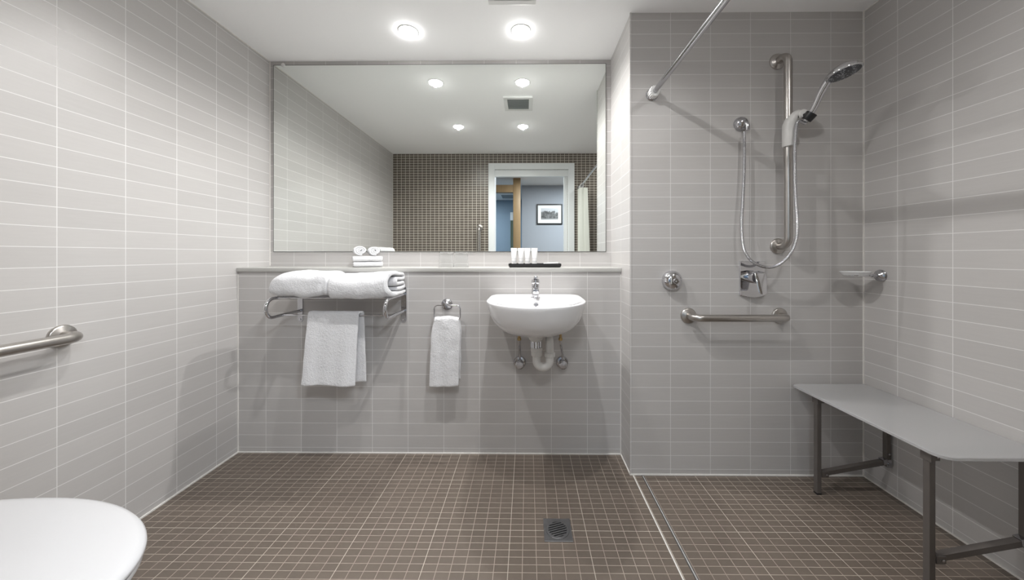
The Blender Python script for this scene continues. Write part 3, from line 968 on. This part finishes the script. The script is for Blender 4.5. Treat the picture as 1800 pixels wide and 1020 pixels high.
# ================================================================== SHOWER
RX, RY = 1.2538, Y3 - .071
hd = thing('shower_holder', (RX, RY, 1.63), 'pale plastic sliding holder clamped on the vertical shower rail', 'shower holder')
rings = []
for z, a_, dx in ((1.628, .0245, 0), (1.632, .026, 0), (1.70, .026, 0), (1.735, .026, .001), (1.757, .0255, .006), (1.775, .0235, .018), (1.790, .020, .030), (1.797, .012, .036)):
    rings.append([Vector((RX + dx + a_ * cos(2 * pi * k / 28), RY - (.004 if z < 1.74 else .010) + (a_ + .002) * sin(2 * pi * k / 28), z)) for k in range(28)])
mesh_obj('sleeve', MB().loft(rings), 'plastic_holder', hd)
mesh_obj('pivot_knob', MB().lathe([(.019, -.012), (.021, -.008), (.021, .014), (.018, .019), (.001, .020)], (RX + .042, RY - .030, 1.770), (-.15, -1, .05), 28), 'plastic_holder', hd)
HP = Vector((1.3080, 1.585, 1.752))     # where the handle sits
hdir = Vector((.078, -.100, .150)).normalized()
mesh_obj('cradle', MB().lathe([(.0205, -.018), (.0215, -.014), (.024, .012), (.0235, .016), (.0150, .017)], tuple(HP), tuple(hdir), 28), 'black', hd)
mesh_obj('pivot_pin', MB().tube([(RX + .030, RY - .030, 1.768), tuple(HP)], .012, 16), 'black', hd)

hs = thing('hand_shower', tuple(HP), 'chrome hand shower with a dotted grey spray face in the rail holder', 'hand shower')
HC = Vector((1.334, 1.440, 1.878))      # head centre
fn = Vector((.16, -.16, -.95)).normalized()
p0 = HP - hdir * .020
ld = (HP - HC); ld = (ld - fn * ld.dot(fn)).normalized()
E1 = HC + ld * .050 - fn * .014
path = smooth_path([p0, HP + (E1 - HP) * .25, HP + (E1 - HP) * .62 - fn * .006, E1, HC + ld * .020 - fn * .022], 8)
rs = [.0120 + .0065 * (k / (len(path) - 1)) ** 1.5 for k in range(len(path))]
mesh_obj('handle', MB().tube(path, rs, 20), 'chrome', hs)
mesh_obj('head_shell', MB().lathe([(.0, -.034), (.022, -.031), (.042, -.023), (.056, -.011), (.0605, -.002), (.0605, .003), (.057, .0055)], tuple(HC), tuple(fn), 44), 'chrome', hs)
mesh_obj('spray_face', MB().lathe([(.0555, .0035), (.054, .0065), (.030, .0085), (.001, .0090)], tuple(HC), tuple(fn), 44), 'spray', hs)

el = thing('shower_outlet', (1.0685, Y3, 1.765), 'round chrome wall outlet where the shower hose starts', 'shower outlet')
mesh_obj('dome', MB().lathe([(.0345, 0), (.035, .004), (.0325, .014), (.027, .024), (.019, .031), (.009, .034), (.001, .0345)], (1.0685, Y3, 1.765), (0, -1, 0)), 'chrome_soft', el)
mesh_obj('nozzle', MB().tube(smooth_path([(1.074, Y3 - .016, 1.765), (1.081, Y3 - .028, 1.757), (1.0845, Y3 - .032, 1.742), (1.085, Y3 - .032, 1.725)]), .0105, 16), 'chrome_soft', el)

F_, CX_, CY_ = 595.27, 921.82, 448.41
def atpx(u, v, y):     # a point measured off the photograph at room depth y
    a = (u - CX_) / F_; b = -(v - CY_) / F_
    dx = a - .00927; dy = a * .00927 + 1
    return Vector((dx * y / dy, y, H + b * y / dy))
hp = [(1308.5, 232, 1.680), (1308, 297, 1.674), (1305.6, 356, 1.668), (1303.5, 392, 1.664), (1306, 430, 1.658), (1313.8, 450.6, 1.652), (1330, 465, 1.642), (1353.5, 470.2, 1.626),
      (1374, 462, 1.612), (1391.8, 441.8, 1.600), (1400.6, 415, 1.592), (1401, 386, 1.588), (1398.5, 341.8, 1.586), (1397, 297.6, 1.588), (1397.6, 250, 1.592), (1402, 215, 1.596)]
pts = [atpx(*p) for p in hp] + [p0 + Vector((-.002, .002, -.012)), p0 + hdir * .004]
tag(mesh_obj('shower_hose', MB().tube(smooth_path(pts, 7), .0068, 14), 'hose'), 'flexible ribbed chrome shower hose looping down in front of the shower mixer', 'shower hose')

mx = thing('shower_mixer', (1.126, Y3, .99), 'chrome shower mixer on a rectangular plate under the hose loop', 'shower mixer')
mb = MB()
rings = []
for yy, ins in ((Y3, 0), (Y3 - .006, 0), (Y3 - .0085, .002)):
    ring = []
    for k in range(13):
        u = k / 12
        ring.append(Vector((1.0635 + ins + (.1245 - 2 * ins) * u, yy - .010 * sin(pi * u) * (1 if yy < Y3 else 0), .906 - .010 * sin(pi * u) + ins)))
    for k in range(13):
        u = 1 - k / 12
        ring.append(Vector((1.0635 + ins + (.1245 - 2 * ins) * u, yy - .010 * sin(pi * u) * (1 if yy < Y3 else 0), 1.077 - ins)))
    rings.append(ring)
mb.loft(rings)
mesh_obj('plate', mb, 'chrome', mx, auto=30)
mesh_obj('body', MB().lathe([(.030, .010), (.030, .050), (.028, .056), (.001, .057)], (1.118, Y3, .998), (0, -1, 0)), 'chrome', mx)
rings = []
for u, wx_, dy_, dz_ in ((0, .026, .050, .026), (.1, .029, .062, .022), (.4, .028, .070, .0), (.7, .024, .078, -.040), (.93, .021, .084, -.070), (1, .016, .085, -.075)):
    rings.append([Vector((1.1245 + wx_ * cos(q), Y3 - dy_ - .0065 * sin(q), 1.000 + dz_ - .004 * sin(q))) for q in [2 * pi * k / 20 for k in range(20)]])
mesh_obj('lever', MB().loft(rings), 'chrome', mx)

kn = thing('diverter_knob', (.7237, Y3, .9807), 'round domed chrome diverter knob on the shower wall, left of the mixer', 'knob')
mesh_obj('dome', MB().lathe([(.0485, 0), (.0500, .004), (.0495, .012), (.046, .024), (.039, .034), (.029, .041), (.016, .045), (.006, .046)], (.7237, Y3, .9807), (0, -1, 0), 40), 'chrome', kn)
mesh_obj('button', MB().lathe([(.014, .040), (.014, .052), (.011, .057), (.001, .058)], (.7245, Y3, .9800), (0, -1, 0)), 'chrome_soft', kn)
mesh_obj('grip', MB().rbox((.7300, Y3 - .059, .9795), (.022, .010, .007), .003), 'chrome', kn)

sd = thing('soap_dish', (XR, 1.632, 1.012), 'chrome wall soap holder with a pale oval dish on the right wall', 'soap dish')
sy, sz = 1.628, 1.010
mesh_obj('wall_plate', MB().lathe([(.028, 0), (.029, .004), (.026, .010), (.014, .016), (.009, .020), (.008, .045)], (XR, sy, sz), (-1, 0, 0)), 'chrome_soft', sd)
mesh_obj('arm', MB().tube([(XR - .02, sy, sz), (XR - .075, sy, sz + .002)], .007, 14), 'chrome', sd)
cxs = XR - .118
ringp = [Vector((cxs + .050 * cos(2 * pi * k / 32), sy + .036 * sin(2 * pi * k / 32), sz + .002)) for k in range(32)]
mesh_obj('support_ring', MB().tube(ringp, .0042, 10, closed=True), 'chrome', sd)
def dishring(k_, z):
    return [Vector((cxs - .004 + .066 * k_ * cos(2 * pi * k / 40), sy + .047 * k_ * sin(2 * pi * k / 40), z)) for k in range(40)]
mesh_obj('dish', MB().loft([dishring(.55, sz - .003), dishring(.72, sz - .0015), dishring(.85, sz + .006), dishring(1.0, sz + .019), dishring(.97, sz + .0195), dishring(.80, sz + .010), dishring(.6, sz + .002), dishring(.2, sz + .001)]), 'dish', sd)

# curtain rail and curtain
CRX, CRZ = .6262, 1.9149
cr = thing('curtain_rail', (CRX, .93, CRZ), 'long chrome shower curtain rail running overhead from the shower wall', 'curtain rail')
mesh_obj('pole', MB().tube([(CRX, Y3 - .004, CRZ), (CRX, 1.2, CRZ), (CRX, .7, CRZ), (CRX, YB + .002, CRZ)], .0122, 20), 'chrome_soft', cr)
for yy, dd_ in ((Y3, -1), (YB, 1)):
    mesh_obj('end_socket', MB().lathe([(.030, 0), (.031, .004), (.025, .010), (.022, .018)], (CRX, yy, CRZ), (0, dd_, 0)), 'chrome_soft', cr)
rings = []
for k in range(9):
    h_ = .010 + .036 * k / 8
    rings.append([Vector((CRX + (.0245 + (.002 if (q % 2) else -.001) + .002 * sin(k * 2.1)) * cos(2 * pi * q / 36), Y3 - h_, CRZ + (.0245 + (.002 if (q % 2) else -.001)) * sin(2 * pi * q / 36))) for q in range(36)])
mesh_obj('ribbed_collar', MB().loft(rings), 'plastic_white', cr)

mb = MB()
P = []
for k in range(121):
    u = k / 120
    P.append((u, sin(u * 2 * pi * 6.5), cos(u * 2 * pi * 6.5 * .5)))
rings = []
for z in [0.22 + (1.880 - .22) * k / 18 for k in range(19)]:
    f = (1.88 - z) / 1.66
    line = []
    for u, s_, c_ in P:
        amp = .052 + .028 * f
        line.append(Vector((CRX + .012 + .030 * f + amp * s_ * (.8 + .2 * c_), YB + .045 + .155 * u + .006 * sin(9 * u + 3 * f), z)))
    back = [p + Vector((.0008, .0012, 0)) for p in line[::-1]]
    rings.append(line + back)
mb.loft(rings)
cu = thing('shower_curtain', (CRX, YB + .12, 1.88), 'pale gathered shower curtain bunched at the far end of the rail, seen in the mirror', 'curtain')
mesh_obj('cloth', mb, 'curtain', cu, auto=80)
for k in range(7):
    yy = YB + .055 + .022 * k
    mesh_obj('curtain_ring', MB().tube([(CRX + .021 * cos(2 * pi * q / 20), yy, CRZ - .008 + .0245 * sin(2 * pi * q / 20)) for q in range(20)], .0016, 8, closed=True), 'plastic_white', cu)

# ================================================================== BENCH
bn = thing('shower_bench', (1.49, 1.39, 0), 'frosted acrylic shower bench on square grey steel legs by the right wall', 'bench')
ZS = .4545
hs_ = .0100
FX, WX = 1.3465, 1.6650
YF, YN = 1.585, 1.148
def sq(mb, x0, x1, y0, y1, z0, z1):
    return mb.box(x0, x1, y0, y1, z0, z1)
# seat outline
def seat_ring(ins, z):
    x0, x1, y0, y1 = 1.312 + ins, XR - .004 - ins, 1.082 + ins, 1.700 - ins
    out = []
    for cx_, cy_, r, a0 in ((x1 - .012, y1 - .02, .012, 0), (x0 + .045, y1 - .020, .045, pi / 2), (x0 + .050, y0 + .045, .045, pi), (x1 - .012, y0 + .012, .012, 3 * pi / 2)):
        for k in range(9):
            a = a0 + k * pi / 16
            rx_ = r if r > .02 else .012
            out.append(Vector((cx_ + rx_ * cos(a), (cy_ + (.020 if a0 in (0, pi / 2) else r) * sin(a)), z)))
    return out
mesh_obj('seat', MB().loft([seat_ring(.002, ZS), seat_ring(.0, ZS + .002), seat_ring(.0, ZS + .0105), seat_ring(.002, ZS + .0125)]), 'acrylic', bn, auto=30)
for yy in (YF, YN):
    lg = mesh_obj('leg', MB().box(FX - hs_, FX + hs_, yy - hs_, yy + hs_, .004, ZS - .021), 'steel_dark', bn, smooth=False, bevel=.0015)
    mesh_obj('foot', MB().rbox((FX, yy, .004), (.0215, .0215, .0078), .002), 'black', lg)
    mesh_obj('hinge_bracket', MB().box(FX - hs_ - .0022, FX - hs_, yy - hs_ - .006, yy + hs_ + .006, ZS - .034, ZS - .001)
             .box(FX - hs_, FX + hs_ + .012, yy - hs_ - .0022, yy - hs_, ZS - .030, ZS - .001), 'steel_dark', lg, smooth=False, bevel=.0006)
    mesh_obj('bolt', MB().lathe([(.0045, 0), (.0045, .002), (.002, .003)], (FX + .013, yy - hs_ - .002, ZS - .016), (0, -1, 0), 12), 'chrome_soft', lg)
    wl = mesh_obj('leg', MB().box(WX - hs_, WX + hs_, yy - hs_, yy + hs_, .130, ZS - .021), 'steel_dark', bn, smooth=False, bevel=.0015)
    mesh_obj('bolt', MB().lathe([(.0045, 0), (.0045, .002), (.002, .003)], (WX, yy - hs_, .19), (0, -1, 0), 12), 'chrome_soft', wl)
    mesh_obj('cross_tube', MB().box(FX - hs_, WX + hs_ + .007, yy - hs_, yy + hs_, ZS - .021, ZS - .0008), 'steel_dark', bn, smooth=False, bevel=.0015)
    br_ = mesh_obj('brace', MB().tube([(FX + .016, yy, .096), (WX - .014, yy, .150)], hs_ * .98, square=True), 'steel_dark', bn, smooth=False)
    mesh_obj('brace_hinge', MB().box(FX + hs_, FX + .042, yy - hs_ - .003, yy - hs_, .082, .108).box(FX + hs_, FX + hs_ + .002, yy - hs_ - .003, yy + hs_, .082, .120), 'steel_dark', br_, smooth=False, bevel=.001)
    mesh_obj('bolt', MB().lathe([(.005, 0), (.005, .002), (.002, .0035)], (FX + .030, yy - hs_ - .003, .094), (0, -1, 0), 12), 'chrome_soft', br_)
    mesh_obj('elbow_hinge', MB().tube([(WX - .026, yy, .152), (WX - .006, yy, .156)], .0115, square=True).box(WX - hs_ - .001, WX + hs_ + .001, yy - hs_ - .002, yy - hs_, .128, .165), 'chrome_soft', br_, smooth=False, bevel=.001)
    mesh_obj('bolt', MB().lathe([(.005, 0), (.005, .003), (.002, .004)], (WX - .002, yy - hs_ - .002, .146), (0, -1, 0), 12), 'chrome_soft', br_)
    mesh_obj('wall_bracket', MB().box(XR - .008, XR - .0005, yy - .02, yy + .02, ZS - .050, ZS - .001), 'steel_dark', bn, smooth=False, bevel=.001)

# ================================================================== FLOOR DRAIN
dr = thing('floor_drain', (.121, 1.365, 0), 'square grey metal floor drain with a round slotted grate', 'drain')
dx0, dx1, dy0, dy1 = .0655, .1765, 1.308, 1.4215
dcx, dcy = (dx0 + dx1) / 2, (dy0 + dy1) / 2
N = 48
def sqring(z, ins=0):
    out = []
    for k in range(N):
        a = 2 * pi * k / N + pi / 4
        c, s = cos(a), sin(a); m_ = max(abs(c), abs(s))
        out.append(Vector((dcx + ((dx1 - dx0) / 2 - ins) * c / m_, dcy + ((dy1 - dy0) / 2 - ins) * s / m_, z)))
    return out
def ciring(r, z):
    return [Vector((dcx + r * cos(2 * pi * k / N + pi / 4), dcy + r * sin(2 * pi * k / N + pi / 4), z)) for k in range(N)]
mesh_obj('plate', MB().loft([sqring(.0002), sqring(.0022), sqring(.0030, .001), ciring(.0475, .0030), ciring(.0470, .0022), ciring(.0470, .0004)], (False, False)), 'drain_steel', dr, auto=30)
mesh_obj('pit_shade', MB().loft([ciring(.0469, .0003), ciring(.0469, .0008)]), 'dark', dr)  # flat black disc stands in for the shade below the grate
mb = MB().loft([ciring(.0465, .0009), ciring(.0465, .0038), ciring(.0455, .0044), ciring(.0375, .0044), ciring(.0370, .0009)], (False, False))
q = Matrix.Rotation(math.radians(18), 3, 'Z')
for k in range(-3, 4):
    off = k * .0105
    L_ = sqrt(max(0, .0378 ** 2 - off ** 2))
    if abs(k) == 3: L_ *= 1.02
    vs = []
    for z in (.0009, .0042):
        for sx, sy_ in ((-1, -1), (1, -1), (1, 1), (-1, 1)):
            p = q @ Vector((sx * L_, off + sy_ * .0026, 0))
            vs.append(Vector((dcx + p.x, dcy + p.y, z)))
    mb.add(vs, [(0, 3, 2, 1), (4, 5, 6, 7), (0, 1, 5, 4), (1, 2, 6, 5), (2, 3, 7, 6), (3, 0, 4, 7)])
mesh_obj('grate', mb, 'drain_steel', dr, smooth=False)

# ================================================================== TOILET (seat end shows at the lower left)
to = thing('toilet', (-1.25, .640, 0), 'white toilet with closed oval lid in the near left corner', 'toilet')
TX, TY, TB, TA, ZT = -1.253, .640, .256, .440, .452
def tring(k_, z, back=-.315, ka=None, tx=0):
    ka = ka or k_
    out = []
    n = 96
    for i in range(n):
        a = 2 * pi * i / n
        c, s = cos(a), sin(a)
        if c >= 0:
            p = (TA * ka * c, TB * k_ * s)
        else:
            p = (.55 * ka * c, TB * k_ * s)
            lim = back * 1.0
            if p[0] < lim:
                p = (lim + (p[0] - lim) * .12, p[1])
        out.append(Vector((TX + tx + p[0], TY + p[1], z)))
    return out
# lid: low dome with a rolled edge
mesh_obj('lid', MB().loft([tring(.955, ZT - .014), tring(.985, ZT - .012), tring(1.0, ZT - .005), tring(.998, ZT + .002), tring(.985, ZT + .0085), tring(.955, ZT + .0125), tring(.90, ZT + .0155), tring(.75, ZT + .0185), tring(.45, ZT + .0205), tring(.12, ZT + .021)]), 'lid', to, auto=60)
mesh_obj('seat', MB().loft([tring(.93, ZT - .036), tring(.972, ZT - .033), tring(.985, ZT - .026), tring(.982, ZT - .018), tring(.95, ZT - .0145)]), 'lid', to, auto=60)
mesh_obj('bowl', MB().loft([tring(.62, .0, ka=.62), tring(.62, .10, ka=.62), tring(.66, .20, ka=.68), tring(.76, .28, ka=.80), tring(.88, .35, ka=.90), tring(.945, .395, ka=.945), tring(.955, .410, ka=.955), tring(.94, ZT - .037, ka=.945), tring(.90, ZT - .0365, ka=.9)]), 'ceramic', to, auto=60)
mesh_obj('cistern_block', MB().rbox(((XL + .001 + XL + .075) / 2 , TY, .20), (.074, .40, .398), .012), 'ceramic', to)
for yy in (TY - .075, TY + .075):
    mesh_obj('hinge', MB().tube([(-1.555, yy - .018, ZT - .008), (-1.555, yy + .018, ZT - .008)], .010, 14), 'chrome', to)
